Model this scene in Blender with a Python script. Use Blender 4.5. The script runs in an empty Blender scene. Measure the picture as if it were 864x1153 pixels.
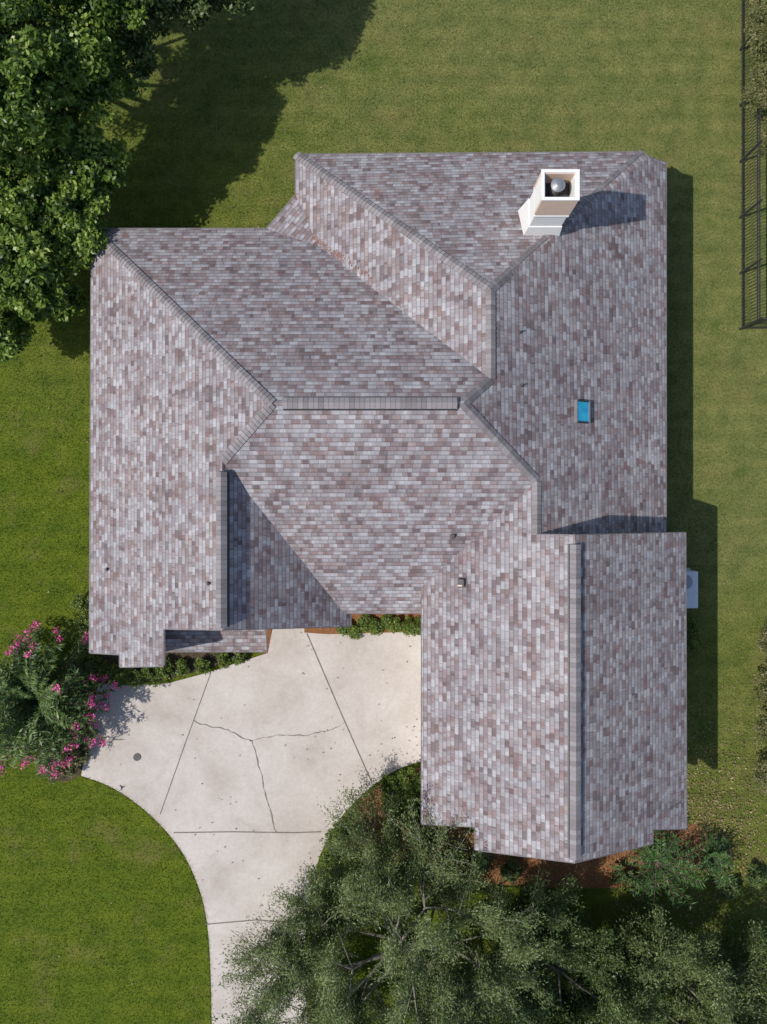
import bpy, math, random
import numpy as np
from mathutils import Vector
from mathutils.bvhtree import BVHTree
H=28.0; F=800.0
rng=np.random.default_rng(7); random.seed(7)
def W(px,py,z=0.0):
    return ((px-432)*(H-z)/F,(576.5-py)*(H-z)/F,z)
def W2(px,py,z=0.0): return W(px,py,z)[:2]
sc=bpy.context.scene
# ---------------- node helper
def mat(name):
    m=bpy.data.materials.new(name); m.use_nodes=True
    nt=m.node_tree; b=nt.nodes['Principled BSDF']; return m,nt,b
def N(nt,t,**k):
    n=nt.nodes.new(t)
    for a,v in k.items(): setattr(n,a,v)
    return n
def lk(nt,a,b): nt.links.new(a,b)
def M(nt,op,a,b=None,c=None):
    n=nt.nodes.new('ShaderNodeMath'); n.operation=op
    for i,v in enumerate((a,b,c)):
        if v is None: continue
        if isinstance(v,(int,float)): n.inputs[i].default_value=v
        else: nt.links.new(v,n.inputs[i])
    return n.outputs[0]
def ramp(nt,fac,stops,interp='LINEAR'):
    r=nt.nodes.new('ShaderNodeValToRGB'); cr=r.color_ramp; cr.interpolation=interp
    while len(cr.elements)<len(stops): cr.elements.new(0.5)
    for e,(p,c) in zip(cr.elements,stops):
        e.position=p; e.color=(c[0],c[1],c[2],1)
    nt.links.new(fac,r.inputs[0]); return r.outputs[0]
def mix(nt,fac,a,b,mode='MIX'):
    n=nt.nodes.new('ShaderNodeMix'); n.data_type='RGBA'; n.blend_type=mode
    for s,v in ((n.inputs[0],fac),(n.inputs[6],a),(n.inputs[7],b)):
        if isinstance(v,(int,float)): s.default_value=v
        elif isinstance(v,tuple): s.default_value=(v[0],v[1],v[2],1)
        else: nt.links.new(v,s)
    return n.outputs[2]
def noise(nt,vec,scale,detail=3,rough=.55,dist=0):
    n=nt.nodes.new('ShaderNodeTexNoise'); n.inputs['Scale'].default_value=scale
    n.inputs['Detail'].default_value=detail; n.inputs['Roughness'].default_value=rough
    n.inputs['Distortion'].default_value=dist
    if vec is not None: nt.links.new(vec,n.inputs['Vector'])
    return n.outputs['Fac']
def bump(nt,b,h,strength,dist):
    n=nt.nodes.new('ShaderNodeBump'); n.inputs['Strength'].default_value=strength
    n.inputs['Distance'].default_value=dist; nt.links.new(h,n.inputs['Height']); nt.links.new(n.outputs[0],b.inputs['Normal'])
def simple(name,col,rough=.7,var=.15,scale=6,metal=0,bmp=0.0):
    m,nt,b=mat(name); tc=N(nt,'ShaderNodeTexCoord')
    f=noise(nt,tc.outputs['Object'],scale,5)
    c=ramp(nt,f,[(.3,tuple(v*(1-var) for v in col)),(.7,tuple(min(1,v*(1+var)) for v in col))])
    lk(nt,c,b.inputs['Base Color']); b.inputs['Roughness'].default_value=rough; b.inputs['Metallic'].default_value=metal
    if bmp: bump(nt,b,noise(nt,tc.outputs['Object'],scale*6,4),bmp,.02)
    return m
# ---------------- mesh helpers
def link(o,parent=None):
    sc.collection.objects.link(o)
    if parent: o.parent=parent
    return o
def pyobj(name,verts,faces,m,parent=None,smooth=False):
    me=bpy.data.meshes.new(name); me.from_pydata([tuple(v) for v in verts],[],faces); me.update()
    if m:
        for mm in (m if isinstance(m,list) else [m]): me.materials.append(mm)
    if smooth: me.polygons.foreach_set('use_smooth',[True]*len(me.polygons))
    return link(bpy.data.objects.new(name,me),parent)
def npobj(name,V,k,m,parent=None,var=None,matidx=None):
    n=V.shape[0]; me=bpy.data.meshes.new(name)
    me.vertices.add(n*k); me.vertices.foreach_set('co',V.reshape(-1).astype(np.float32))
    me.loops.add(n*k); me.loops.foreach_set('vertex_index',np.arange(n*k,dtype=np.int32))
    me.polygons.add(n); me.polygons.foreach_set('loop_start',np.arange(0,n*k,k,dtype=np.int32))
    try: me.polygons.foreach_set('loop_total',np.full(n,k,dtype=np.int32))
    except Exception: pass
    if var is not None:
        a=me.attributes.new('var','FLOAT','FACE'); a.data.foreach_set('value',var.astype(np.float32))
    for mm in (m if isinstance(m,list) else [m]): me.materials.append(mm)
    if matidx is not None: me.polygons.foreach_set('material_index',matidx.astype(np.int32))
    me.update(calc_edges=True); me.validate()
    return link(bpy.data.objects.new(name,me),parent)
def empty(name,loc=(0,0,0)):
    o=bpy.data.objects.new(name,None); o.location=loc; sc.collection.objects.link(o); o.empty_display_size=.3
    return o
def box(name,c,s,m,parent=None,rz=0,bev=0.0):
    x,y,z=[v/2 for v in s]; vs=[]
    for dz in(-z,z):
        for dx,dy in((-x,-y),(x,-y),(x,y),(-x,y)):
            vs.append((dx,dy,dz))
    fs=[(3,2,1,0),(4,5,6,7),(0,1,5,4),(1,2,6,5),(2,3,7,6),(3,0,4,7)]
    o=pyobj(name,vs,fs,m,parent); o.location=c; o.rotation_euler=(0,0,rz)
    if bev:
        b=o.modifiers.new('b','BEVEL'); b.width=bev; b.segments=2
    return o
def cyl(name,c,r,h,m,parent=None,n=20,r2=None):
    r2=r if r2 is None else r2
    vs=[(r*math.cos(2*math.pi*i/n),r*math.sin(2*math.pi*i/n),-h/2) for i in range(n)]+[(r2*math.cos(2*math.pi*i/n),r2*math.sin(2*math.pi*i/n),h/2) for i in range(n)]
    fs=[(i,(i+1)%n,n+(i+1)%n,n+i) for i in range(n)]+[tuple(range(n))[::-1],tuple(range(n,2*n))]
    o=pyobj(name,vs,fs,m,parent); o.location=c; return o
def unit(a): return a/np.maximum(np.linalg.norm(a,axis=-1,keepdims=True),1e-9)
def leafquads(P,l,w,upb=.8,tdir=None,r=rng):
    n=len(P); nn=unit(r.normal(size=(n,3))*.75+np.array([0,0,upb]))
    t=r.normal(size=(n,3)) if tdir is None else tdir+r.normal(size=(n,3))*.45
    t=unit(t-nn*(t*nn).sum(1,keepdims=True)); b=np.cross(nn,t)
    l=(l*r.uniform(.6,1.3,n))[:,None]/2; w=(w*r.uniform(.6,1.3,n))[:,None]/2
    return np.stack([P-t*l,P+b*w-t*l*.1,P+t*l,P-b*w-t*l*.1],1)
def leafmat(name,stops,trans=.3,rough=.5):
    m,nt,b=mat(name); a=N(nt,'ShaderNodeAttribute',attribute_name='var')
    c=ramp(nt,a.outputs['Fac'],stops); lk(nt,c,b.inputs['Base Color']); b.inputs['Roughness'].default_value=rough
    tr=N(nt,'ShaderNodeBsdfTranslucent'); lk(nt,c,tr.inputs[0]); mx=N(nt,'ShaderNodeMixShader'); mx.inputs[0].default_value=trans
    out=nt.nodes['Material Output']; lk(nt,b.outputs[0],mx.inputs[1]); lk(nt,tr.outputs[0],mx.inputs[2]); lk(nt,mx.outputs[0],out.inputs[0])
    return m
# ---------------- materials
def shingle_mat():
    m,nt,b=mat('asphalt_shingle'); uv=N(nt,'ShaderNodeUVMap'); sp=N(nt,'ShaderNodeSeparateXYZ'); lk(nt,uv.outputs[0],sp.inputs[0])
    u,v=sp.outputs[0],sp.outputs[1]; h=.15
    vr=M(nt,'DIVIDE',v,h); row=M(nt,'FLOOR',vr); fv=M(nt,'FRACT',vr)
    wn=N(nt,'ShaderNodeTexWhiteNoise',noise_dimensions='1D'); lk(nt,row,wn.inputs['W'])
    def grid(w,off,seed):
        uu=M(nt,'ADD',M(nt,'DIVIDE',u,w),M(nt,'MULTIPLY',wn.outputs[0],off))
        col=M(nt,'FLOOR',uu); fr=M(nt,'FRACT',uu)
        cb=N(nt,'ShaderNodeCombineXYZ'); lk(nt,col,cb.inputs[0]); lk(nt,row,cb.inputs[1]); cb.inputs[2].default_value=seed
        w2=N(nt,'ShaderNodeTexWhiteNoise',noise_dimensions='3D'); lk(nt,cb.outputs[0],w2.inputs['Vector'])
        return w2.outputs[0],fr
    r1,f1=grid(.27,7.3,1.0); r2,f2=grid(.17,13.7,5.0)
    c1=ramp(nt,r1,[(0,(.305,.295,.31)),(.26,(.195,.140,.138)),(.42,(.25,.215,.22)),(.60,(.385,.378,.395)),(.79,(.135,.105,.108)),(.90,(.265,.195,.188))],'CONSTANT')
    c2=ramp(nt,r2,[(0,(.405,.398,.415)),(.25,(.235,.20,.205)),(.5,(.185,.135,.134)),(.70,(.30,.285,.30))],'CONSTANT')
    c=mix(nt,.38,c1,c2)
    tc=N(nt,'ShaderNodeTexCoord')
    g=noise(nt,tc.outputs['Object'],40,2); c=mix(nt,1.0,c,ramp(nt,g,[(.25,(.76,.76,.76)),(.75,(1.22,1.22,1.22))]),'MULTIPLY')
    big=noise(nt,tc.outputs['Object'],.35,4); c=mix(nt,1.0,c,ramp(nt,big,[(.3,(.91,.90,.92)),(.7,(1.09,1.07,1.06))]),'MULTIPLY')
    mp=N(nt,'ShaderNodeMapping'); mp.inputs['Scale'].default_value=(2.2,.22,1); lk(nt,uv.outputs[0],mp.inputs[0])
    c=mix(nt,1.0,c,ramp(nt,noise(nt,mp.outputs[0],1,4,.6),[(.3,(.90,.90,.91)),(.7,(1.07,1.07,1.07))]),'MULTIPLY')
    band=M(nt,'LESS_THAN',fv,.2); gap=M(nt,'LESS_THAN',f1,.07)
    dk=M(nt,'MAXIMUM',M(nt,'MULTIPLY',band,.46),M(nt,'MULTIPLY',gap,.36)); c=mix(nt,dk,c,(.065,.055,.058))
    lk(nt,c,b.inputs['Base Color']); b.inputs['Roughness'].default_value=.9; b.inputs['Specular IOR Level'].default_value=.2
    hgt=M(nt,'ADD',M(nt,'MULTIPLY',M(nt,'SUBTRACT',1.0,fv),.7),M(nt,'MULTIPLY',r1,.5)); bump(nt,b,hgt,.65,.02)
    return m
def cap_mat():
    m,nt,b=mat('ridge_cap_shingle'); tc=N(nt,'ShaderNodeTexCoord'); a=N(nt,'ShaderNodeAttribute',attribute_name='var')
    c=ramp(nt,a.outputs['Fac'],[(0,(.13,.115,.12)),(.5,(.205,.185,.193)),(1,(.28,.258,.268))])
    g=noise(nt,tc.outputs['Object'],40,2); c=mix(nt,1.0,c,ramp(nt,g,[(.3,(.8,.8,.8)),(.7,(1.15,1.15,1.15))]),'MULTIPLY')
    lk(nt,c,b.inputs['Base Color']); b.inputs['Roughness'].default_value=.9; return m
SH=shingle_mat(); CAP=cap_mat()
def grass_mat():
    m,nt,b=mat('lawn_grass'); tc=N(nt,'ShaderNodeTexCoord'); o=tc.outputs['Object']
    sp=N(nt,'ShaderNodeSeparateXYZ'); lk(nt,o,sp.inputs[0])
    pos=M(nt,'ADD',M(nt,'MULTIPLY',sp.outputs[1],.030),M(nt,'MULTIPLY',sp.outputs[0],.034)); pos=M(nt,'ADD',pos,M(nt,'MULTIPLY',M(nt,'SUBTRACT',noise(nt,o,.12,3),.5),1.1)); pos=M(nt,'ADD',pos,.42)
    base=ramp(nt,pos,[(.02,(.102,.142,.011)),(.5,(.132,.162,.032)),(1,(.158,.176,.060))])
    n1=noise(nt,o,1.1,6,.68); c=mix(nt,1.0,base,ramp(nt,n1,[(.3,(.66,.76,.64)),(.7,(1.28,1.18,1.18))]),'MULTIPLY')
    n2=noise(nt,o,13,4,.8); c=mix(nt,1.0,c,ramp(nt,n2,[(.3,(.46,.54,.42)),(.72,(1.5,1.4,1.4))]),'MULTIPLY')
    wv=M(nt,'SINE',M(nt,'ADD',M(nt,'MULTIPLY',sp.outputs[1],8.5),M(nt,'MULTIPLY',noise(nt,o,.4,4),9.0)))
    st=ramp(nt,M(nt,'ADD',M(nt,'MULTIPLY',wv,.5),.5),[(.2,(.945,.96,.94)),(.8,(1.055,1.04,1.055))]); c=mix(nt,1.0,c,st,'MULTIPLY')
    n4=noise(nt,o,.5,5,.7); c=mix(nt,ramp(nt,n4,[(.53,(0,0,0)),(.76,(.55,.55,.55))]),c,(.22,.175,.07))
    n5=noise(nt,o,.9,4,.6); c=mix(nt,ramp(nt,n5,[(.60,(0,0,0)),(.74,(.5,.5,.5))]),c,(.06,.11,.012))
    lk(nt,c,b.inputs['Base Color']); b.inputs['Roughness'].default_value=.85; b.inputs['Specular IOR Level'].default_value=.15
    bump(nt,b,noise(nt,o,22,3,.8),.8,.05); return m
GR=grass_mat()
def conc_mat():
    m,nt,b=mat('driveway_concrete'); tc=N(nt,'ShaderNodeTexCoord'); o=tc.outputs['Object']
    c=ramp(nt,noise(nt,o,.45,5,.65,.4),[(.3,(.42,.37,.33)),(.5,(.51,.46,.42)),(.72,(.575,.53,.495))])
    c=mix(nt,1.0,c,ramp(nt,noise(nt,o,9,5,.7),[(.3,(.90,.89,.88)),(.7,(1.06,1.06,1.06))]),'MULTIPLY')
    c=mix(nt,ramp(nt,noise(nt,o,2.2,5,.8),[(.60,(0,0,0)),(.8,(.3,.3,.3))]),c,(.36,.31,.26))
    lk(nt,c,b.inputs['Base Color']); b.inputs['Roughness'].default_value=.85; bump(nt,b,noise(nt,o,50,2),.3,.01); return m
CO=conc_mat()
CRK=simple('concrete_joint',(.16,.14,.12),.9,.3,8)
CRK2=simple('concrete_crack',(.22,.18,.15),.9,.3,8)
def straw_mat(name,a,b_,c_):
    m,nt,b=mat(name); tc=N(nt,'ShaderNodeTexCoord'); o=tc.outputs['Object']
    mp=N(nt,'ShaderNodeMapping'); mp.inputs['Scale'].default_value=(25,7,10); mp.inputs['Rotation'].default_value=(0,0,.7); lk(nt,o,mp.inputs[0])
    c=ramp(nt,noise(nt,mp.outputs[0],1,4,.8,1.5),[(.3,a),(.5,b_),(.7,c_)]); lk(nt,c,b.inputs['Base Color']); b.inputs['Roughness'].default_value=.95
    bump(nt,b,noise(nt,o,30,3),1,.05); return m
STRAW=straw_mat('pine_straw',(.10,.035,.012),(.27,.115,.045),(.42,.21,.10))
SOIL=straw_mat('mulch_soil',(.03,.022,.015),(.08,.06,.035),(.16,.12,.07))
WHITE=simple('white_paint',(.78,.77,.75),.6,.04,3)
CREAM=simple('cream_stucco',(.66,.49,.39),.8,.05,5)
BRICK,nt,b=mat('pale_brick'); bt=N(nt,'ShaderNodeTexBrick'); tc=N(nt,'ShaderNodeTexCoord'); lk(nt,tc.outputs['UV'],bt.inputs[0]); bt.inputs['Scale'].default_value=1
bt.inputs['Brick Width'].default_value=.22; bt.inputs['Row Height'].default_value=.075; bt.inputs['Mortar Size'].default_value=.008
bt.inputs['Color1'].default_value=(.36,.22,.15,1); bt.inputs['Color2'].default_value=(.27,.15,.10,1); bt.inputs['Mortar'].default_value=(.45,.42,.38,1); lk(nt,bt.outputs[0],b.inputs['Base Color']); b.inputs['Roughness'].default_value=.9
DARK=simple('dark_metal',(.03,.03,.033),.5,.2,5); GREYM=simple('galvanised_metal',(.35,.35,.36),.45,.1,8,.6)
LEAD=simple('pipe_boot',(.09,.08,.08),.7,.2,9)
GLASS,nt,b=mat('window_glass'); b.inputs['Base Color'].default_value=(.02,.03,.035,1); b.inputs['Roughness'].default_value=.05
BLUE,nt,b=mat('skylight_glass'); tc=N(nt,'ShaderNodeTexCoord'); lk(nt,ramp(nt,noise(nt,tc.outputs['Object'],3,3),[(.3,(.01,.24,.42)),(.7,(.03,.42,.62))]),b.inputs['Base Color']); b.inputs['Roughness'].default_value=.15
BARK=simple('bark',(.13,.10,.075),.9,.3,10,0,.5); BARKG=simple('grey_bark',(.22,.20,.165),.9,.25,10,0,.5)
# ---------------- ground
S=1500
pyobj('ground',[(-S,-S,0),(S,-S,0),(S,S,0),(-S,S,0)],[(0,1,2,3)],GR)
def inpoly(X,Y,poly):
    c=np.zeros(len(X),bool); n=len(poly); j=n-1
    for i in range(n):
        xi,yi=poly[i]; xj,yj=poly[j]
        if yi!=yj:
            k=((yi>Y)!=(yj>Y))&(X<(xj-xi)*(Y-yi)/(yj-yi)+xi); c^=k
        j=i
    return c
def smoothpoly(pts,it=2):
    for _ in range(it):
        q=[]; n=len(pts)
        for i in range(n):
            a,b=pts[i],pts[(i+1)%n]
            q+= [(a[0]*.75+b[0]*.25,a[1]*.75+b[1]*.25),(a[0]*.25+b[0]*.75,a[1]*.25+b[1]*.75)]
        pts=q
    return pts
def slab(name,poly,z,m,thick=.1,parent=None):
    n=len(poly); vs=[(x,y,z) for x,y in poly]+[(x,y,z-thick) for x,y in poly]
    fs=[tuple(range(n))]+[(i,n+i,n+(i+1)%n,(i+1)%n) for i in range(n)]
    return pyobj(name,vs,fs,m,parent)
def catmull(pts,k=5):
    out=[]
    for i in range(len(pts)-1):
        p0=pts[max(0,i-1)];p1=pts[i];p2=pts[i+1];p3=pts[min(len(pts)-1,i+2)]
        for j in range(k):
            t=j/k; out.append(tuple(.5*(2*p1[a]+(p2[a]-p0[a])*t+(2*p0[a]-5*p1[a]+4*p2[a]-p3[a])*t*t+(3*p1[a]-p0[a]-3*p2[a]+p3[a])*t**3) for a in(0,1)))
    out.append(pts[-1]); return out
dpx=[(111,769),(101,825)]+catmull([(92,873),(122,884),(150,901),(180,927),(205,958),(221,990),(232,1028),(237,1080),(239,1153)])+[(239,1500),(352,1500)]+catmull([(346,1153),(344,1060),(350,1005),(360,965),(376,932),(397,905),(424,881),(450,865),(486,853)])+[(486,700),(400,704),(308,704),(302,735),(268,746),(235,757),(190,769),(150,772)]
dpoly=[W2(x,y) for x,y in dpx]
drive=slab('driveway',dpoly,.04,CO)
def strip(name,pts,w,z,m,parent=None,jit=0,vary=0):
    P=[]
    for a,b in zip(pts[:-1],pts[1:]):
        n=max(2,int(math.dist(a,b)/.12)) if jit else 1
        for i in range(n): t=i/n; P.append([a[0]*(1-t)+b[0]*t,a[1]*(1-t)+b[1]*t])
    P.append(list(pts[-1]))
    if jit:
        o=0
        for p in P[1:-1]:
            o=o*.75+random.uniform(-jit,jit); p[0]+=o*.6; p[1]+=o
    vs=[];fs=[]
    for i,p in enumerate(P):
        a=P[max(0,i-1)]; b=P[min(len(P)-1,i+1)]; d=math.hypot(b[0]-a[0],b[1]-a[1]) or 1
        nx,ny=-(b[1]-a[1])/d,(b[0]-a[0])/d; ww=w/2*(1+random.uniform(-vary,vary))
        vs+=[(p[0]+nx*ww,p[1]+ny*ww,z),(p[0]-nx*ww,p[1]-ny*ww,z)]
        if i: k=2*i; fs.append((k-2,k-1,k+1,k))
    return pyobj(name,vs,fs,m,parent)
def J(n,px,w,jit=0,m=CRK,z=.044,vary=0): strip(n,[W2(*p) for p in px],w,z,m,drive,jit,vary)
J('control_joint',[(238,757),(209,837),(181,916)],.035)
J('control_joint',[(346,713),(381,795),(419,881)],.045)
J('control_joint',[(196,937),(262,936),(330,937),(362,936)],.04,z=.048)
J('crack',[(219,811),(250,820),(284,833),(312,826),(345,828),(372,822),(388,813)],.026,.04,CRK2,.052,.7)
J('crack',[(284,833),(290,858),(297,886),(308,914),(312,937)],.026,.04,CRK2,.056,.7)
J('crack',[(232,1040),(290,1035),(344,1040)],.035,.0,CRK,.052)
dc=cyl('drain_cover',(*W2(155,852),.05),.13,.02,simple('rusty_iron',(.17,.12,.09),.8),None)
cyl('rim',(0,0,.004),.15,.016,DARK,dc)
dc2=cyl('sprinkler_head',(*W2(138,886),.03),.05,.06,DARK,None)
for i in range(3): box('nozzle',(.06*math.cos(i*2+.4),.06*math.sin(i*2+.4),.02),(.12,.03,.02),DARK,dc2,i*2+.4)
# beds
slab('mulch_bed',smoothpoly([W2(*p) for p in [(84,740),(120,700),(300,700),(306,722),(268,742),(235,752),(190,766),(120,768),(108,800),(98,868),(72,884),(42,868),(40,800)]],2),.012,SOIL,.05)
slab('mulch_bed',smoothpoly([W2(*p) for p in [(306,700),(306,735),(296,737),(290,715)]],1),.020,STRAW,.05)
slab('mulch_bed',[W2(*p) for p in [(343,712),(372,714),(390,713),(486,711),(486,690),(343,690)]],.060,STRAW,.05)
slab('mulch_bed',smoothpoly([W2(*p) for p in [(400,906),(426,884),(452,869),(490,858),(500,930),(600,955),(735,940),(800,920),(790,990),(700,1000),(600,1000),(470,985),(385,960)]],2),.016,STRAW,.05)
# ---------------- house
house=empty('house')
pl=dict(E=(-.545,0,2.6+.545*10.1),Wn=(.565,0,2.7+.565*3.13),N1=(0,-.61,2.7+.61*12.74),N2=(0,-.6,2.7+.6*10.09),S=(0,.6,2.7+.6*3.6),
 Ww=(.58,0,2.7+.58*10.4),We=(-.857,0,5.81-.857*5.04),Gw=(.607,0,3.3-.607*1.33),Ge=(-.606,0,3.3+.606*10.5))
def R(px,py,p):
    a,b,c=pl[p]; u=(px-432)/F; v=(576.5-py)/F; k=a*u+b*v; z=(H*k+c)/(1+k); return W(px,py,z)
def PZ(x,y,p): a,b,c=pl[p]; return (x,y,a*x+b*y+c)
A=(-10.4,10.09,2.7); T=(-2.28,9.29,3.18); T0=(-4.17,10.09,2.7); T1=(-3.13,11.3,2.7)
R0=(-3.319,3.245,6.807); R1=(2.381,3.245,6.807); K1=(3.276,4.058,6.319); K2=(3.276,6.807,6.319)
B0=(-3.13,12.74,2.7); C1=(9.2,12.74,2.86); JJ=(4.87,.983,5.45); Jb=(4.87,-.72,5.45); V1=(1.33,-2.6,3.3)
G0=(5.91,-.72,6.08); G1=(5.91,-10.82,6.08); L=(-5.04,1.583,5.81); L1=(-5.04,-3.68,5.81); V2=(-1.41,-3.6,2.7)
faces={
 'N2':[A,T0,T,K1,R1,R0],'Wn':[B0,T1,T,K1,K2],'D':[T0,T1,T],'N1':[B0,K2,C1],
 'E':[R1,K1,K2,C1,PZ(9.35,12.49,'E'),PZ(10.1,12.49,'E'),PZ(10.1,-1.0,'E'),(4.87,-1.0,5.45),Jb,JJ],
 'S':[R0,R1,JJ,V1,(1.5,-3.6,2.7),V2,L],'We':[L,L1,(-1.18,-4.1,2.5),(-1.18,-3.6,2.5),V2],
 'Ww':[A,R0,L,L1,R(184,708,'Ww'),R(184,750,'Ww'),R(135,751,'Ww'),R(135,737,'Ww'),R(101,735,'Ww')],
 'Gw':[JJ,Jb,G0,G1,R(535,957,'Gw'),R(535,931,'Gw'),R(475,928,'Gw'),V1],
 'Ge':[G0,G1,R(735,950,'Ge'),R(735,934,'Ge'),R(773,933,'Ge'),PZ(10.5,-.72,'Ge')],
 'P':[(-7.9,-3.5,2.95),(-4.2,-3.5,2.95),(-4.2,-5.02,2.45),(-7.9,-5.02,2.45)],
}
vs=[];idx={};fl=[]
def vi(p):
    k=tuple(round(c,3) for c in p)
    if k not in idx: idx[k]=len(vs); vs.append(k)
    return idx[k]
for n,f in faces.items():
    ff=[vi(p) for p in f]
    nz=sum((vs[ff[i]][0]*vs[ff[(i+1)%len(ff)]][1]-vs[ff[(i+1)%len(ff)]][0]*vs[ff[i]][1]) for i in range(len(ff)))
    if nz<0: ff=ff[::-1]
    fl.append(ff)
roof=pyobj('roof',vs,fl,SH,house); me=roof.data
uvl=me.uv_layers.new(name='UVMap')
for k,p in enumerate(me.polygons):
    n=p.normal; u=Vector((0,0,1)).cross(n).normalized(); v=n.cross(u).normalized()
    for li in p.loop_indices:
        co=me.vertices[me.loops[li].vertex_index].co; uvl.data[li].uv=(co.dot(u)+k*3.1,co.dot(v)+k*1.7)
bvh=BVHTree.FromPolygons([Vector(v) for v in vs],fl)
cnt={}
for f in fl:
    for i in range(len(f)):
        e=(f[i],f[(i+1)%len(f)]); cnt[tuple(sorted(e))]=cnt.get(tuple(sorted(e)),[])+[e]
fv=[];ff=[]
for k,e in cnt.items():
    if len(e)==1:
        a,b=vs[e[0][0]],vs[e[0][1]]; i=len(fv)
        fv+= [(a[0],a[1],a[2]-.025),(b[0],b[1],b[2]-.025),(b[0],b[1],b[2]-.2),(a[0],a[1],a[2]-.2)]; ff.append((i+3,i+2,i+1,i))
pyobj('fascia',fv,ff,WHITE,house)
fv=[];ff=[]
for k,e in cnt.items():
    if len(e)==1:
        a,b=vs[e[0][0]],vs[e[0][1]]; d=Vector(b)-Vector(a); d.z=0
        if d.length<.01: continue
        o=Vector((d.y,-d.x,0)).normalized()*.03; i=len(fv)
        fv+=[(a[0],a[1],a[2]+.004),(b[0],b[1],b[2]+.004),(b[0]+o.x,b[1]+o.y,b[2]-.004),(a[0]+o.x,a[1]+o.y,a[2]-.004),(b[0]+o.x,b[1]+o.y,b[2]-.04),(a[0]+o.x,a[1]+o.y,a[2]-.04)]
        ff+=[(i,i+3,i+2,i+1),(i+3,i+5,i+4,i+2)]
pyobj('drip_edge',fv,ff,simple('shingle_edge',(.17,.155,.16),.9),house)
# walls
foot=[(-9.95,9.65),(-4.35,9.65),(-2.7,11.2),(-2.7,12.3),(9.6,12.3),(9.6,-.9),(10.05,-.9),(10.05,-10.4),(1.78,-10.4),(1.78,-3.2),(-1.65,-3.2),(-1.65,-3.45),(-7.5,-3.45),(-7.5,-4.65),(-9.95,-4.65)]
wv=[];wf=[];wuv=[];acc=0
for (a,b) in zip(foot,foot[1:]+foot[:1]):
    Ln=math.dist(a,b); n=max(1,int(Ln/.3))
    for i in range(n+1):
        t=min(max(i/n,.002),.998); x=a[0]*(1-t)+b[0]*t; y=a[1]*(1-t)+b[1]*t
        hit=bvh.ray_cast(Vector((x,y,.1)),Vector((0,0,1))); z=(hit[0].z-.05) if hit[0] else 2.5
        t=i/n; x=a[0]*(1-t)+b[0]*t; y=a[1]*(1-t)+b[1]*t
        wv+=[(x,y,0),(x,y,z)]; wuv+=[(acc+t*Ln,0),(acc+t*Ln,z)]
        if i: k=len(wv); wf.append((k-4,k-2,k-1,k-3))
    acc+=Ln
wl=pyobj('walls',wv,wf,BRICK,house); ul=wl.data.uv_layers.new(name='UVMap')
for lp in wl.data.loops: ul.data[lp.index].uv=wuv[lp.vertex_index]
pyobj('gable_wall',[(4.9,-.74,5.2),PZ(10.1,-.74,'E'),(10.4,-.74,2.6),(10.4,-.74,3.2),(5.91,-.74,5.98),(4.9,-.74,5.36)],[(0,1,2,3,4,5)],CREAM,house)
def opening(name,x,y,z,w,h,ang,kind='window'):
    e=bpy.data.objects.new(name,None); e.location=(x,y,z); e.rotation_euler=(0,0,ang); link(e,house)
    box('panel',(0,-.03,0),(w,.05,h),GLASS if kind=='window' else WHITE,e)
    for sx in(-1,1): box('jamb',(sx*(w/2+.04),-.05,0),(.08,.1,h+.16),WHITE,e)
    for sz in(-1,1): box('rail',(0,-.05,sz*(h/2+.04)),(w-.002,.1,.08),WHITE,e)
    if kind=='window':
        box('mullion',(0,-.065,0),(.04,.03,h-.01),WHITE,e); box('transom',(0,-.063,0),(w-.01,.02,.04),WHITE,e)
    elif kind=='garage':
        for i in range(1,4): box('groove',(0,-.058,-h/2+i*h/4),(w-.02,.012,.03),DARK,e)
    else: box('handle',(w*.38,-.07,0),(.03,.05,.12),DARK,e)
hp=math.pi/2
opening('window',-8.7,-4.65,1.5,1.3,1.4,0); opening('front_door',-5.4,-3.45,1.06,1.0,2.1,0,'door'); opening('window',-3.0,-3.45,1.5,1.4,1.4,0)
opening('window',0,-3.2,1.5,1.4,1.4,0); opening('garage_door',1.78,-6.0,1.15,2.6,2.2,-hp,'garage'); opening('garage_door',1.78,-9.0,1.15,2.4,2.2,-hp,'garage')
opening('window',4.3,-10.4,1.5,1.3,1.4,0); opening('window',7.8,-10.4,1.5,1.3,1.4,0); opening('window',10.05,-5.4,1.5,1.2,1.3,hp); opening('window',9.6,4.0,1.5,1.4,1.3,hp); opening('window',9.6,9.0,1.5,1.4,1.3,hp)
opening('window',-7.5,9.65,1.5,1.4,1.3,math.pi); opening('window',0,12.3,1.5,1.6,1.3,math.pi); opening('window',5,12.3,1.5,1.6,1.3,math.pi); opening('window',-9.95,5,1.5,1.4,1.3,-hp); opening('window',-9.95,-1,1.5,1.4,1.3,-hp)
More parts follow.
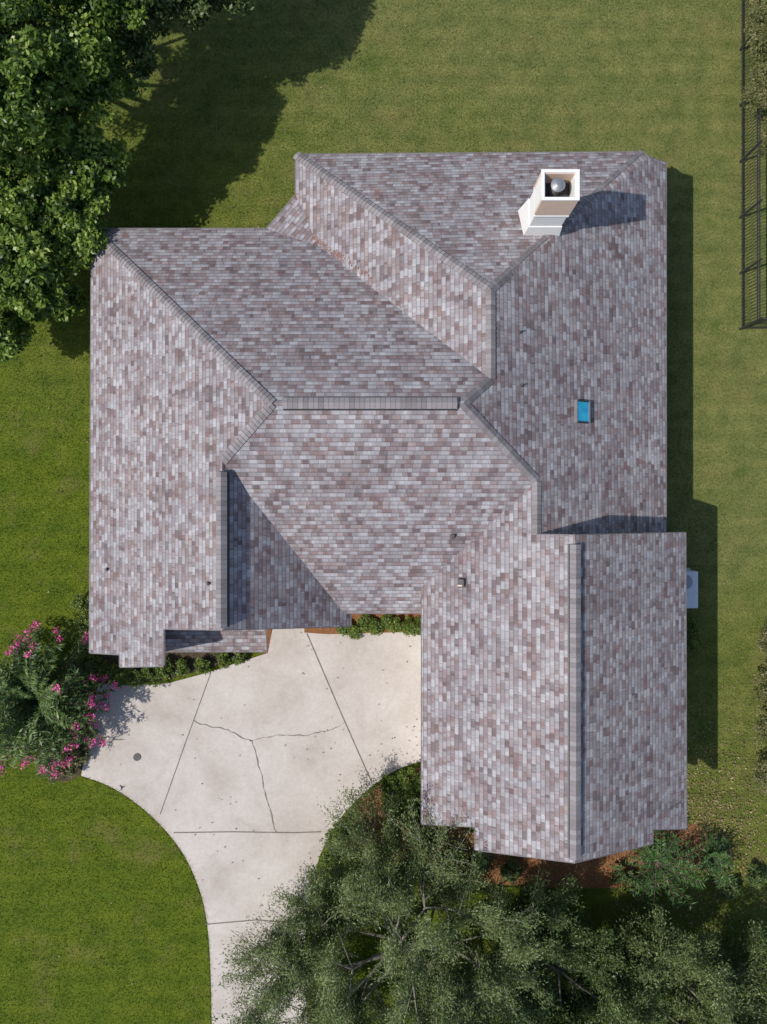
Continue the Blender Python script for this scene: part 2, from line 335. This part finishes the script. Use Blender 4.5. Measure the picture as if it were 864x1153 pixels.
# ridge caps
capV=[];capvar=[]
def cap(a,b,drop,w=.15,lift=.018,step=.15):
    a=np.array(a,float);b=np.array(b,float); d=b-a; Ln=np.linalg.norm(d); d/=Ln; s=np.cross(d,[0,0,1]); s/=np.linalg.norm(s)
    n=int(Ln/step); z=np.array([0,0,1.])
    for i in range(n):
        p=a+d*(i*step); q=a+d*min(Ln,(i+1)*step+.03); v=random.uniform(.3,1)
        lo,hi=lift+.002,lift+.025
        for sg in(-1,1):
            e0=p+s*sg*w-z*(w*drop)+z*lo; e1=q+s*sg*w-z*(w*drop)+z*hi
            capV.append([p+z*lo,e0,e1,q+z*hi] if sg<0 else [p+z*lo,q+z*hi,e1,e0]); capvar.append(v)
            g1=e1-z*.03; g0=e0-z*.03
            capV.append([e0,g0,g1,e1]); capvar.append(v*.5)
        capV.append([q+z*hi,q-s*w-z*w*drop+z*hi,q-s*w-z*w*drop,q]);capvar.append(0)
        capV.append([q+z*hi,q,q+s*w-z*w*drop,q+s*w-z*w*drop+z*hi]);capvar.append(0)
for a,b,dr in [(A,R0,.40),(L,R0,.40),(B0,K2,.4),(C1,K2,.4),(K2,K1,.55),(K1,R1,.4),(JJ,R1,.4),(Jb,JJ,.57)]: cap(a,b,dr)
npobj('ridge_caps',np.array(capV),4,CAP,house,var=np.array(capvar))
def vent(name,a,b,drop,w=.17,h=.09):
    a=np.array(a,float);b=np.array(b,float); d=b-a; Ln=np.linalg.norm(d); d/=Ln; s=np.cross(d,[0,0,1]); z=np.array([0,0,1.]); V=[];mi=[];vr=[]
    n=int(Ln/.15); st=Ln/n
    for i in range(n):
        p=a+d*i*st; q=a+d*((i+1)*st-.006); v=random.uniform(.35,.95)
        for sg in(-1,1):
            t0=p+z*(h+.01); t1=q+z*(h+.018); e0=p+s*sg*w+z*(h-w*drop*.8); e1=q+s*sg*w+z*(h+.008-w*drop*.8)
            V.append([t0,e0,e1,t1]); mi.append(0); vr.append(v)
            V.append([e0,e0-z*(h+.06),e1-z*(h+.06),e1]); mi.append(1); vr.append(0)
        V.append([q+z*(h+.018),q+s*w+z*(h+.008-w*drop*.8),q+z*-.05,q-s*w+z*(h+.008-w*drop*.8)]); mi.append(1); vr.append(0)
    for sg in(-1,1):
        o=s*sg; V.append([a+o*w*.6-z*(w*.6*drop-.012),a+o*(w+.035)-z*((w+.035)*drop-.012),b+o*(w+.035)-z*((w+.035)*drop-.012),b+o*w*.6-z*(w*.6*drop-.012)]); mi.append(1); vr.append(0)
    for x0,sg in((a,-1),(b,1)):
        V.append([x0+z*(h+.01),x0+s*w+z*(h-w*drop*.8),x0-z*.1,x0-s*w+z*(h-w*drop*.8)]); mi.append(1); vr.append(0)
    npobj(name,np.array(V),4,[CAP,DARK],house,var=np.array(vr),matidx=np.array(mi))
vent('ridge_vent',(-3.0,3.245,6.82),(2.2,3.245,6.82),.6)
vent('ridge_vent',(-5.04,1.25,5.82),(-5.04,-3.6,5.82),.7,.17,.16)
vent('ridge_vent',(5.91,-1.0,6.09),(5.91,-10.7,6.09),.6)
# chimney
ch=bpy.data.objects.new('chimney',None); link(ch,house)
cx,cy=5.1,9.43
def frust(name,c,x0,y0,z0,x1,y1,z1,m,parent):
    vsf=[(-x0,-y0,z0),(x0,-y0,z0),(x0,y0,z0),(-x0,y0,z0),(-x1,-y1,z1),(x1,-y1,z1),(x1,y1,z1),(-x1,y1,z1)]
    return pyobj(name,[(c[0]+v[0],c[1]+v[1],v[2]) for v in vsf],[(3,2,1,0),(4,5,6,7),(0,1,5,4),(1,2,6,5),(2,3,7,6),(3,0,4,7)],m,parent)
frust('shaft',(cx,cy),.50,.42,3.9,.50,.42,6.35,WHITE,ch)
frust('collar',(cx,cy),.53,.45,6.35,.53,.45,6.42,WHITE,ch)
frust('collar_cap',(cx,cy),.48,.40,6.42,.48,.40,6.6,DARK,ch)
for nm,dx,dy,sx,sy in (('crown_wall',0,-.39,1.06,.10),('crown_wall',0,.39,1.06,.10),('crown_wall',-.48,0,.10,.68),('crown_wall',.48,0,.10,.68)):
    box(nm,(cx+dx,cy+dy,6.98),(sx,sy,1.0),CREAM if dy else WHITE,ch)
for nm,dx,dy,sx,sy in (('rim',0,-.40,1.10,.09),('rim',0,.40,1.10,.09),('rim',-.505,0,.09,.71),('rim',.505,0,.09,.71)):
    box(nm,(cx+dx,cy+dy,7.51),(sx,sy,.05),WHITE,ch)
box('crown_floor',(cx,cy,6.86),(.86,.68,.06),DARK,ch)
cyl('flue_pipe',(cx-.05,cy+.03,7.15),.13,.55,GREYM,ch); cyl('flue_cap',(cx-.05,cy+.03,7.47),.21,.03,GREYM,ch,24,.18); cyl('flue_cap_top',(cx-.05,cy+.03,7.51),.18,.05,GREYM,ch,24,.06)
frust('flared_base',(cx,cy),.70,.62,3.8,.53,.45,5.6,WHITE,ch)
def roofobj(name,px,py,p):
    x,y,z=R(px,py,p); a,b,c=pl[p]; e=bpy.data.objects.new(name,None); e.location=(x,y,z); link(e,house); return e
e=roofobj('skylight',654,464,'E'); e.rotation_mode='QUATERNION'
ns=Vector((.545,0,1)).normalized(); e.rotation_quaternion=Vector((0,0,1)).rotation_difference(ns)
box('glass',(0,0,.09),(.50,.64,.03),BLUE,e)
for dx,dy,sx,sy in((-.27,0,.04,.74),(.28,0,.06,.74)): box('frame',(dx,dy,.06),(sx,sy,.13),GREYM,e)
for dy in(-.345,.345): box('frame',(0,dy,.06),(.495,.05,.13),DARK,e)
for px,py,p,r in [(585,374,'E',.03),(587,434,'E',.03),(235,657,'Ww',.035),(121,641,'Ww',.035),(510,603,'S',.05)]:
    e=roofobj('plumbing_vent',px,py,p)
    cyl('pipe',(0,0,.06),r,.15,LEAD,e,12); cyl('boot',(0,0,.03),r*2.2,.08,LEAD,e,12,r*1.2)
e=roofobj('roof_vent',521,656,'Gw'); e.rotation_mode='QUATERNION'; e.rotation_quaternion=Vector((0,0,1)).rotation_difference(Vector((-.607,0,1)).normalized())
box('flange',(0,0,.015),(.34,.36,.02),LEAD,e); box('hood',(0,0,.09),(.24,.26,.14),LEAD,e,0,.03); box('hood_lip',(-.02,-.09,.165),(.16,.05,.02),CREAM,e)
# valley debris
k=110; t=rng.random(k)**1.3; base=np.stack([-2.5+t*2.2,9.65-t*1.9,np.zeros(k)],1)+rng.normal(size=(k,3))*np.array([.06,.06,0])
DP=[]
for p in base:
    h=bvh.ray_cast(Vector((p[0],p[1],12)),Vector((0,0,-1)))
    if h[0]: DP.append([p[0],p[1],h[0].z+.02])
DP=np.array(DP)
RL=leafmat('red_dry_leaf',[(0,(.24,.09,.055)),(1,(.38,.19,.13))],.1)
npobj('valley_debris',leafquads(DP,.10,.03,3.0),4,RL,house,var=rng.random(len(DP)))
# ---------------- AC unit
ac=empty('air_conditioner',(11.5,-2.95,0))
box('base_pad',(0,0,.05),(1.1,1.5,.1),CO,ac)
box('casing',(0,0,.6),(.85,1.4,.98),simple('ac_white',(.62,.66,.70),.5,.05),ac,0,.03)
cyl('fan_grille',(-.08,.3,1.10),.28,.03,GREYM,ac,24); cyl('fan_hub',(-.08,.3,1.13),.09,.04,GREYM,ac,16)
for i in range(8): box('louvre',(.43,0,.3+i*.09),(.012,1.3,.03),DARK,ac)
# ---------------- fence
fe=empty('metal_fence',(14.05,7.2,0)); fh=1.5; V=[]
def bx(x0,y0,z0,x1,y1,z1):
    c=[(x0,y0,z0),(x1,y0,z0),(x1,y1,z0),(x0,y1,z0),(x0,y0,z1),(x1,y0,z1),(x1,y1,z1),(x0,y1,z1)]
    for f in((3,2,1,0),(4,5,6,7),(0,1,5,4),(1,2,6,5),(2,3,7,6),(3,0,4,7)): V.append([c[i] for i in f])
def flush(name,parent,m):
    global V
    o=npobj(name,np.array(V,float),4,m,parent); V=[]; return o
yy=0
while yy<22: bx(-.008,yy-.008,.08,.008,yy+.008,fh); yy+=.13
flush('pickets',fe,DARK)
xx=.13
while xx<12: bx(xx-.008,-.008,.08,xx+.008,.008,fh); xx+=.13
flush('pickets_return',fe,DARK)
for z in(.18,1.3,1.46): bx(-.018,-.016,z,.018,22,z+.035); bx(.03,-.018,z,12,.018,z+.035)
flush('rails',fe,DARK)
for k in range(10): bx(-.035,k*2.2-.035,0,.035,k*2.2+.035,1.62)
for k in range(1,6): bx(k*2.2-.035,-.035,0,k*2.2+.035,.035,1.62)
flush('posts',fe,DARK)
# ---------------- vegetation
def tubes(name,segs,m,parent,n=6):
    S_=np.array([list(a)+list(b)+[r0,r1] for a,b,r0,r1 in segs]); a=S_[:,:3]; b=S_[:,3:6]; d=unit(b-a)
    h=np.where(np.abs(d[:,2:3])<.9,np.array([[0,0,1.]]),np.array([[1.,0,0]])); u=unit(np.cross(d,h)); v=np.cross(d,u)
    Q=[]
    for i in range(n):
        t0,t1=2*math.pi*i/n,2*math.pi*(i+1)/n
        f=lambda p,r,t:p+(u*math.cos(t)+v*math.sin(t))*r[:,None]
        Q.append(np.stack([f(a,S_[:,6],t0),f(a,S_[:,6],t1),f(b,S_[:,7],t1),f(b,S_[:,7],t0)],1))
    return npobj(name,np.concatenate(Q),4,m,parent)
def grow(segs,twigs,p,d,Ln,r,depth,R_,flat=.0,kids=(3,4),sh=.74,ang=.55,droop=0):
    n=3; q=p
    for i in range(n):
        d=unit(d+R_.normal(size=3)*.13+np.array([0,0,flat-droop*(i/n)])); e=q+d*Ln/n
        ra=r*(1-.13*i); rb=r*(1-.13*(i+1)); segs.append((q,e,ra,rb))
        if depth<=1: twigs.append((q,e,d))
        q=e
        if depth>0 and i<n-1 and R_.random()<.55:
            dd=unit(d+R_.normal(size=3)*ang*1.2); grow(segs,twigs,q,dd,Ln*sh*.8,rb*.5,depth-1,R_,flat,kids,sh,ang,droop)
    if depth>0:
        for _ in range(R_.integers(kids[0],kids[1]+1)):
            dd=unit(d+R_.normal(size=3)*ang); grow(segs,twigs,q,dd,Ln*sh*R_.uniform(.8,1.15),r*.58,depth-1,R_,flat,kids,sh,ang,droop)
def feather(name,base,trunk,limbs,Ln,depth,lm,seed,perleaf,ls,lw,bark,spreadz=(.15,.8),spread=.10,r0=.16,sh=.74,zlo=1.2):
    R_=np.random.default_rng(seed); e=empty(name,base); segs=[];tw=[]
    top=np.array([0,0,trunk]); segs.append((np.array([0,0,-.1]),top*.5+np.array([.05,0,0]),r0*1.4,r0*1.1)); segs.append((top*.5+np.array([.05,0,0]),top,r0*1.1,r0))
    for i in range(limbs):
        a=2*math.pi*(i+R_.uniform(-.3,.3))/limbs; z=R_.uniform(*spreadz); d=unit(np.array([math.cos(a),math.sin(a),z])); grow(segs,tw,top*R_.uniform(.75,1),d,Ln*R_.uniform(.8,1.1),r0*.5,depth,R_,.02,sh=sh,droop=.05)
    tubes('trunk_and_branches',segs,bark,e,4)
    a=np.array([t[0] for t in tw]); b=np.array([t[1] for t in tw]); d=np.array([t[2] for t in tw])
    wgt=R_.gamma(1.3,1,size=len(tw)); wgt/=wgt.sum()
    k=R_.choice(len(tw),perleaf*len(tw),p=wgt); t=R_.random(len(k))[:,None]
    P=a[k]*(1-t)+b[k]*t*1.05+R_.normal(size=(len(k),3))*spread
    ok=P[:,2]>.3; P=P[ok]; k=k[ok]
    tv=R_.normal(size=len(tw))*.17
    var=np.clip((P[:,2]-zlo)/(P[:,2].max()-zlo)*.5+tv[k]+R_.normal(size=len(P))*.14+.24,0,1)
    npobj('foliage',leafquads(P,ls,lw,.85,d[k],R_),4,lm,e,var=var); return e,len(P),len(segs),P.min(0),P.max(0)
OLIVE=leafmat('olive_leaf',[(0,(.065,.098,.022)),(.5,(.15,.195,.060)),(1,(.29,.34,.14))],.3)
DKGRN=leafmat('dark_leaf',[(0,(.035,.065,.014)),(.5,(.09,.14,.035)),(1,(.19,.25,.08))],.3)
BROAD=leafmat('broad_leaf',[(0,(.035,.08,.010)),(.4,(.095,.17,.022)),(.72,(.185,.285,.040)),(1,(.31,.41,.085))],.35,.42)
BOX=leafmat('boxwood_leaf',[(0,(.05,.09,.012)),(.5,(.11,.17,.022)),(1,(.22,.28,.045))],.3)
rep=[]
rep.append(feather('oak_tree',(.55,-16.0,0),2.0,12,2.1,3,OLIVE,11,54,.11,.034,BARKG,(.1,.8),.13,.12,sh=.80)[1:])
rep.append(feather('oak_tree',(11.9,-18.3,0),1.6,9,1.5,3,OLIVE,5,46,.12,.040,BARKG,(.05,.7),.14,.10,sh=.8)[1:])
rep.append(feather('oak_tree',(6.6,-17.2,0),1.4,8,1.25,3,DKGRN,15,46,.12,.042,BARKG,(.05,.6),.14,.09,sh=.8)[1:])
def crown(name,base,lobes,lm,seed,nclump,per,ls,lw,cr=.45,trunk=True):
    R_=np.random.default_rng(seed); e=empty(name,base); bx_,by_=base[:2]; P=[];vr=[]
    tot=sum(l[3]**2 for l in lobes)
    for (lx,ly,lz,lr) in lobes:
        n=max(4,int(nclump*lr*lr/tot)); d=unit(R_.normal(size=(n,3))); d[:,2]=np.where(R_.random(n)<.85,np.abs(d[:,2]),d[:,2])
        rr=lr*R_.uniform(.55,1.12,n)[:,None]; c=np.array([lx-bx_,ly-by_,lz])+d*rr*np.array([1,1,.8])
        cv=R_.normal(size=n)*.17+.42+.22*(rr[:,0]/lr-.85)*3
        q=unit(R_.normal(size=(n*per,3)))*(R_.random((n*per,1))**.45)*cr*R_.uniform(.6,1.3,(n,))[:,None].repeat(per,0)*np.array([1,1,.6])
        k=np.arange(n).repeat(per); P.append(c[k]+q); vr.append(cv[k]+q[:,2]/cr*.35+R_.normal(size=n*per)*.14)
    P=np.concatenate(P); vr=np.clip(np.concatenate(vr),0,1); ok=P[:,2]>.05; P=P[ok];vr=vr[ok]
    npobj('foliage',leafquads(P,ls,lw,1.2,None,R_),4,lm,e,var=vr)
    if trunk:
        segs=[]; z0=np.array([0,0,-.1]); f=np.array([0,0,min(l[2] for l in lobes)*.45]); segs.append((z0,f,.3,.22))
        for l in lobes:
            t=np.array([l[0]-bx_,l[1]-by_,l[2]]); m_=f*.5+t*.5+np.array([0,0,-.3]); segs+= [(f,m_,.14,.09),(m_,t,.09,.04)]
            for _ in range(6): segs.append((m_*.4+t*.6,t+unit(R_.normal(size=3))*l[3]*.8,.04,.012))
        tubes('trunk_and_limbs',segs,BARK,e)
    return len(P)
def lobe(px,py,z,r): x,y=W2(px,py,z); return (x,y,z,r)
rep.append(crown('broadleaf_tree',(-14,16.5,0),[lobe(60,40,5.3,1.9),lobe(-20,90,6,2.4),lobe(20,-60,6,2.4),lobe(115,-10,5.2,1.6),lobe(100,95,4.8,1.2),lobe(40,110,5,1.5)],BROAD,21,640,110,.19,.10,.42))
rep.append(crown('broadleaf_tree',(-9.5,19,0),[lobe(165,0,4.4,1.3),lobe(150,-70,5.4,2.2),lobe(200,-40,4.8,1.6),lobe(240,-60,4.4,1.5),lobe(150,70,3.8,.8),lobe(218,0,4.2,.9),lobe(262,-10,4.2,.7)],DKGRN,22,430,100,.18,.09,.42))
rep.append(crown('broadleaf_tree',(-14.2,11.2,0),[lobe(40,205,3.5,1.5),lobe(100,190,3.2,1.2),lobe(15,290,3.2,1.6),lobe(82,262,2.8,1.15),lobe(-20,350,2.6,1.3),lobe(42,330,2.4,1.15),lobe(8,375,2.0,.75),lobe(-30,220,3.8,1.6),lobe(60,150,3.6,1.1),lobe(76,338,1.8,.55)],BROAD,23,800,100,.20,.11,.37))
SHR=leafmat('shrub_leaf',[(0,(.07,.085,.02)),(.5,(.16,.17,.055)),(1,(.30,.26,.12))],.3)
crown('shrub',(*W2(880,90,0),0),[lobe(872,40,1.8,1.1),lobe(876,100,1.9,1.1),lobe(870,160,1.3,.7),lobe(885,-20,2,1.3)],SHR,31,260,70,.12,.05,.3)
crown('shrub',(*W2(880,810,0),0),[lobe(868,770,1.0,.7),lobe(876,820,1.2,.9),lobe(868,872,.9,.6),lobe(872,720,1.0,.6)],SHR,32,240,70,.10,.045,.28)
crown('shrub',(*W2(776,712,0),0),[lobe(778,703,.4,.34),lobe(778,724,.35,.32)],BOX,33,60,50,.08,.045,.15,False)
def hedge(name,pts,r,seed,n=40,lm=BOX,per=45):
    base=(*W2(pts[0][0],pts[0][1],0),0); crown(name,base,[lobe(x,y,r*.75,r) for x,y in pts],lm,seed,n*len(pts),per,.08,.048,.13,False)
hedge('boxwood_hedge',[(388,706),(400,710)],.24,41); hedge('boxwood_hedge',[(412,701),(424,705),(436,700),(446,704)],.25,42); hedge('boxwood_hedge',[(460,704),(472,706)],.27,43)
hedge('boxwood_hedge',[(102,746),(118,756),(136,760),(154,762),(172,760),(184,752)],.38,44); hedge('boxwood_hedge',[(98,700),(94,722),(93,680)],.36,45)
hedge('boxwood_hedge',[(205,752),(228,750),(252,743),(270,740)],.27,46,26)
hedge('boxwood_hedge',[(440,884),(458,878),(474,880),(442,902),(460,898),(476,900),(448,918),(466,916),(482,914)],.45,47,45)
hedge('boxwood_hedge',[(380,940),(372,965),(366,990),(392,935)],.4,48,40)
hedge('boxwood_hedge',[(540,968),(575,980),(510,960),(480,945),(700,985),(720,1000),(820,1000),(850,985)],.38,49,40,DKGRN)
hedge('flowering_shrub',[(60,868),(80,862),(72,848),(92,846),(55,850),(95,830)],.40,50,26,SHR)
PINK,nt,b=mat('pink_blossom'); a=N(nt,'ShaderNodeAttribute',attribute_name='var'); lk(nt,ramp(nt,a.outputs['Fac'],[(0,(.50,.03,.18)),(1,(.85,.13,.40))]),b.inputs['Base Color'])
def fronds(name,base,n,Ln,seed,lm,lift,leaf=(.20,.05),z0=.3,flowers=0,stem=BARK,droop=1.0):
    R_=np.random.default_rng(seed); e=empty(name,base); segs=[];P=[];D=[];tips=[]
    for i in range(n):
        a=R_.uniform(0,2*math.pi); el=R_.uniform(*lift); L_=Ln*R_.uniform(.6,1.12)
        d=np.array([math.cos(a)*math.cos(el),math.sin(a)*math.cos(el),math.sin(el)]); q=np.array([0,0,z0*R_.uniform(.6,1.2)])
        for k in range(7):
            e1=q+d*L_/7; segs.append((q,e1,.018*(1-k/9),.018*(1-(k+1)/9)))
            sd=unit(np.cross(d,[0,0,1]))
            for s in(-1,1):
                for j in range(6):
                    if k==0: continue
                    t=R_.random(); P.append(q*(1-t)+e1*t+sd*s*leaf[0]*.45); D.append(unit(d*.6+sd*s))
            q=e1; d=unit(d+np.array([0,0,-.13*droop])+R_.normal(size=3)*.04)
        tips.append(q)
    tubes('stems',segs,stem,e,4); P=np.array(P);D=np.array(D)
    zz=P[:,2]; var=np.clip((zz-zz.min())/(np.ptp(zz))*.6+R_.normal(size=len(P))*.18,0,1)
    npobj('leaves',leafquads(P,leaf[0],leaf[1],1.6,D*1.4,R_),4,lm,e,var=var)
    if flowers:
        tips=np.array(tips); w=np.linalg.norm(tips[:,:2],axis=1)*R_.uniform(.62,1.1,len(tips)); idx_=np.argsort(-w)[:flowers]
        FP=(tips[idx_].repeat(36,0)+R_.normal(size=(flowers*36,3))*np.array([.08,.08,.07])+np.array([0,0,.06]))
        npobj('blossoms',leafquads(FP,.075,.06,.8,None,R_),4,PINK,e,var=R_.random(len(FP)))
    return e
MYR=leafmat('myrtle_leaf',[(0,(.04,.085,.014)),(.5,(.11,.19,.035)),(1,(.25,.34,.09))],.3)
fronds('crape_myrtle',(*W2(50,784,.9),0),210,2.65,61,MYR,(.12,1.3),(.30,.058),1.2,72)
SAGO=leafmat('sago_leaf',[(0,(.03,.075,.02)),(.6,(.085,.18,.035)),(1,(.19,.30,.08))],.2)
fronds('sago_palm',(*W2(740,972,.5),0),46,1.75,62,SAGO,(.15,1.1),(.26,.032),.4,0,BARK)
fronds('sago_palm',(*W2(800,965,.5),0),30,1.1,63,SAGO,(.25,1.2),(.2,.03),.4)
# litter
n=5200; X=rng.normal(12.4,1.9,n); Y=rng.normal(-12.6,2.2,n)
X2=rng.uniform(-14,15,700); Y2=rng.uniform(-20,20,700)
X3=rng.normal(2.2,1.6,260); Y3=rng.normal(-10.6,1.2,260)
X=np.concatenate([X,X2,X3]);Y=np.concatenate([Y,Y2,Y3]); ok=~inpoly(X,Y,foot); X=X[ok];Y=Y[ok]
P=np.stack([X,Y,np.full(len(X),.07)],1)
npobj('leaf_litter',leafquads(P,.08,.045,2.0),4,leafmat('dry_leaf',[(0,(.10,.06,.03)),(.6,(.25,.16,.08)),(1,(.40,.30,.18))],.1),None,var=rng.random(len(P)))
# grass blades
n=420000; X=rng.uniform(-16.5,17.5,n); Y=rng.uniform(-21.5,21.5,n)
ok=~inpoly(X,Y,foot)&~inpoly(X,Y,dpoly); X=X[ok];Y=Y[ok]; n=len(X)
EX=[];EY=[]
for a,b in zip(dpoly[2:44],dpoly[3:45]):
    k=int(math.dist(a,b)*90); t=rng.random(k); EX.append(a[0]*(1-t)+b[0]*t+rng.normal(size=k)*.035); EY.append(a[1]*(1-t)+b[1]*t+rng.normal(size=k)*.035)
X=np.concatenate([X]+EX);Y=np.concatenate([Y]+EY); n2=len(X)
base=np.stack([X,Y,np.zeros(n2)],1); a=rng.uniform(0,2*math.pi,n2); t=np.stack([np.cos(a),np.sin(a),np.zeros(n2)],1)
lean=rng.normal(size=(n2,2))*.035; hh=rng.uniform(.03,.075,n2); hh[n:]+=.03
tip=base+np.concatenate([lean,hh[:,None]],1); Q=np.stack([base-t*.012,base+t*.012,tip],1)
npobj('grass',Q,3,GR,None)
# ---------------- light, sky, camera
w=bpy.data.worlds.new('World'); sc.world=w; w.use_nodes=True; nt=w.node_tree; sky=nt.nodes.new('ShaderNodeTexSky'); sky.sky_type='NISHITA'; sky.sun_disc=False
sd=Vector((-.80,-.28,1.0)); el=math.atan2(1,math.hypot(.8,.28)); sky.sun_elevation=el; sky.sun_rotation=math.atan2(sd.x,sd.y)%(2*math.pi)
nt.links.new(sky.outputs[0],nt.nodes['Background'].inputs[0]); nt.nodes['Background'].inputs[1].default_value=.13
l=bpy.data.lights.new('sun','SUN'); l.energy=4.1; l.angle=math.radians(.6); l.color=(1,.955,.88)
lo=bpy.data.objects.new('sun',l); sc.collection.objects.link(lo); lo.rotation_mode='QUATERNION'; lo.rotation_quaternion=(-sd).to_track_quat('-Z','Y'); lo.location=(-20,-8,30)
c=bpy.data.cameras.new('camera'); c.sensor_fit='VERTICAL'; c.sensor_height=36; c.sensor_width=36; c.lens=36*F/1153; c.clip_end=5000
co=bpy.data.objects.new('camera',c); sc.collection.objects.link(co); co.location=(0,0,H); sc.camera=co
sc.view_settings.view_transform='Standard'; sc.view_settings.look='None'; sc.view_settings.exposure=0
print('REP',rep)
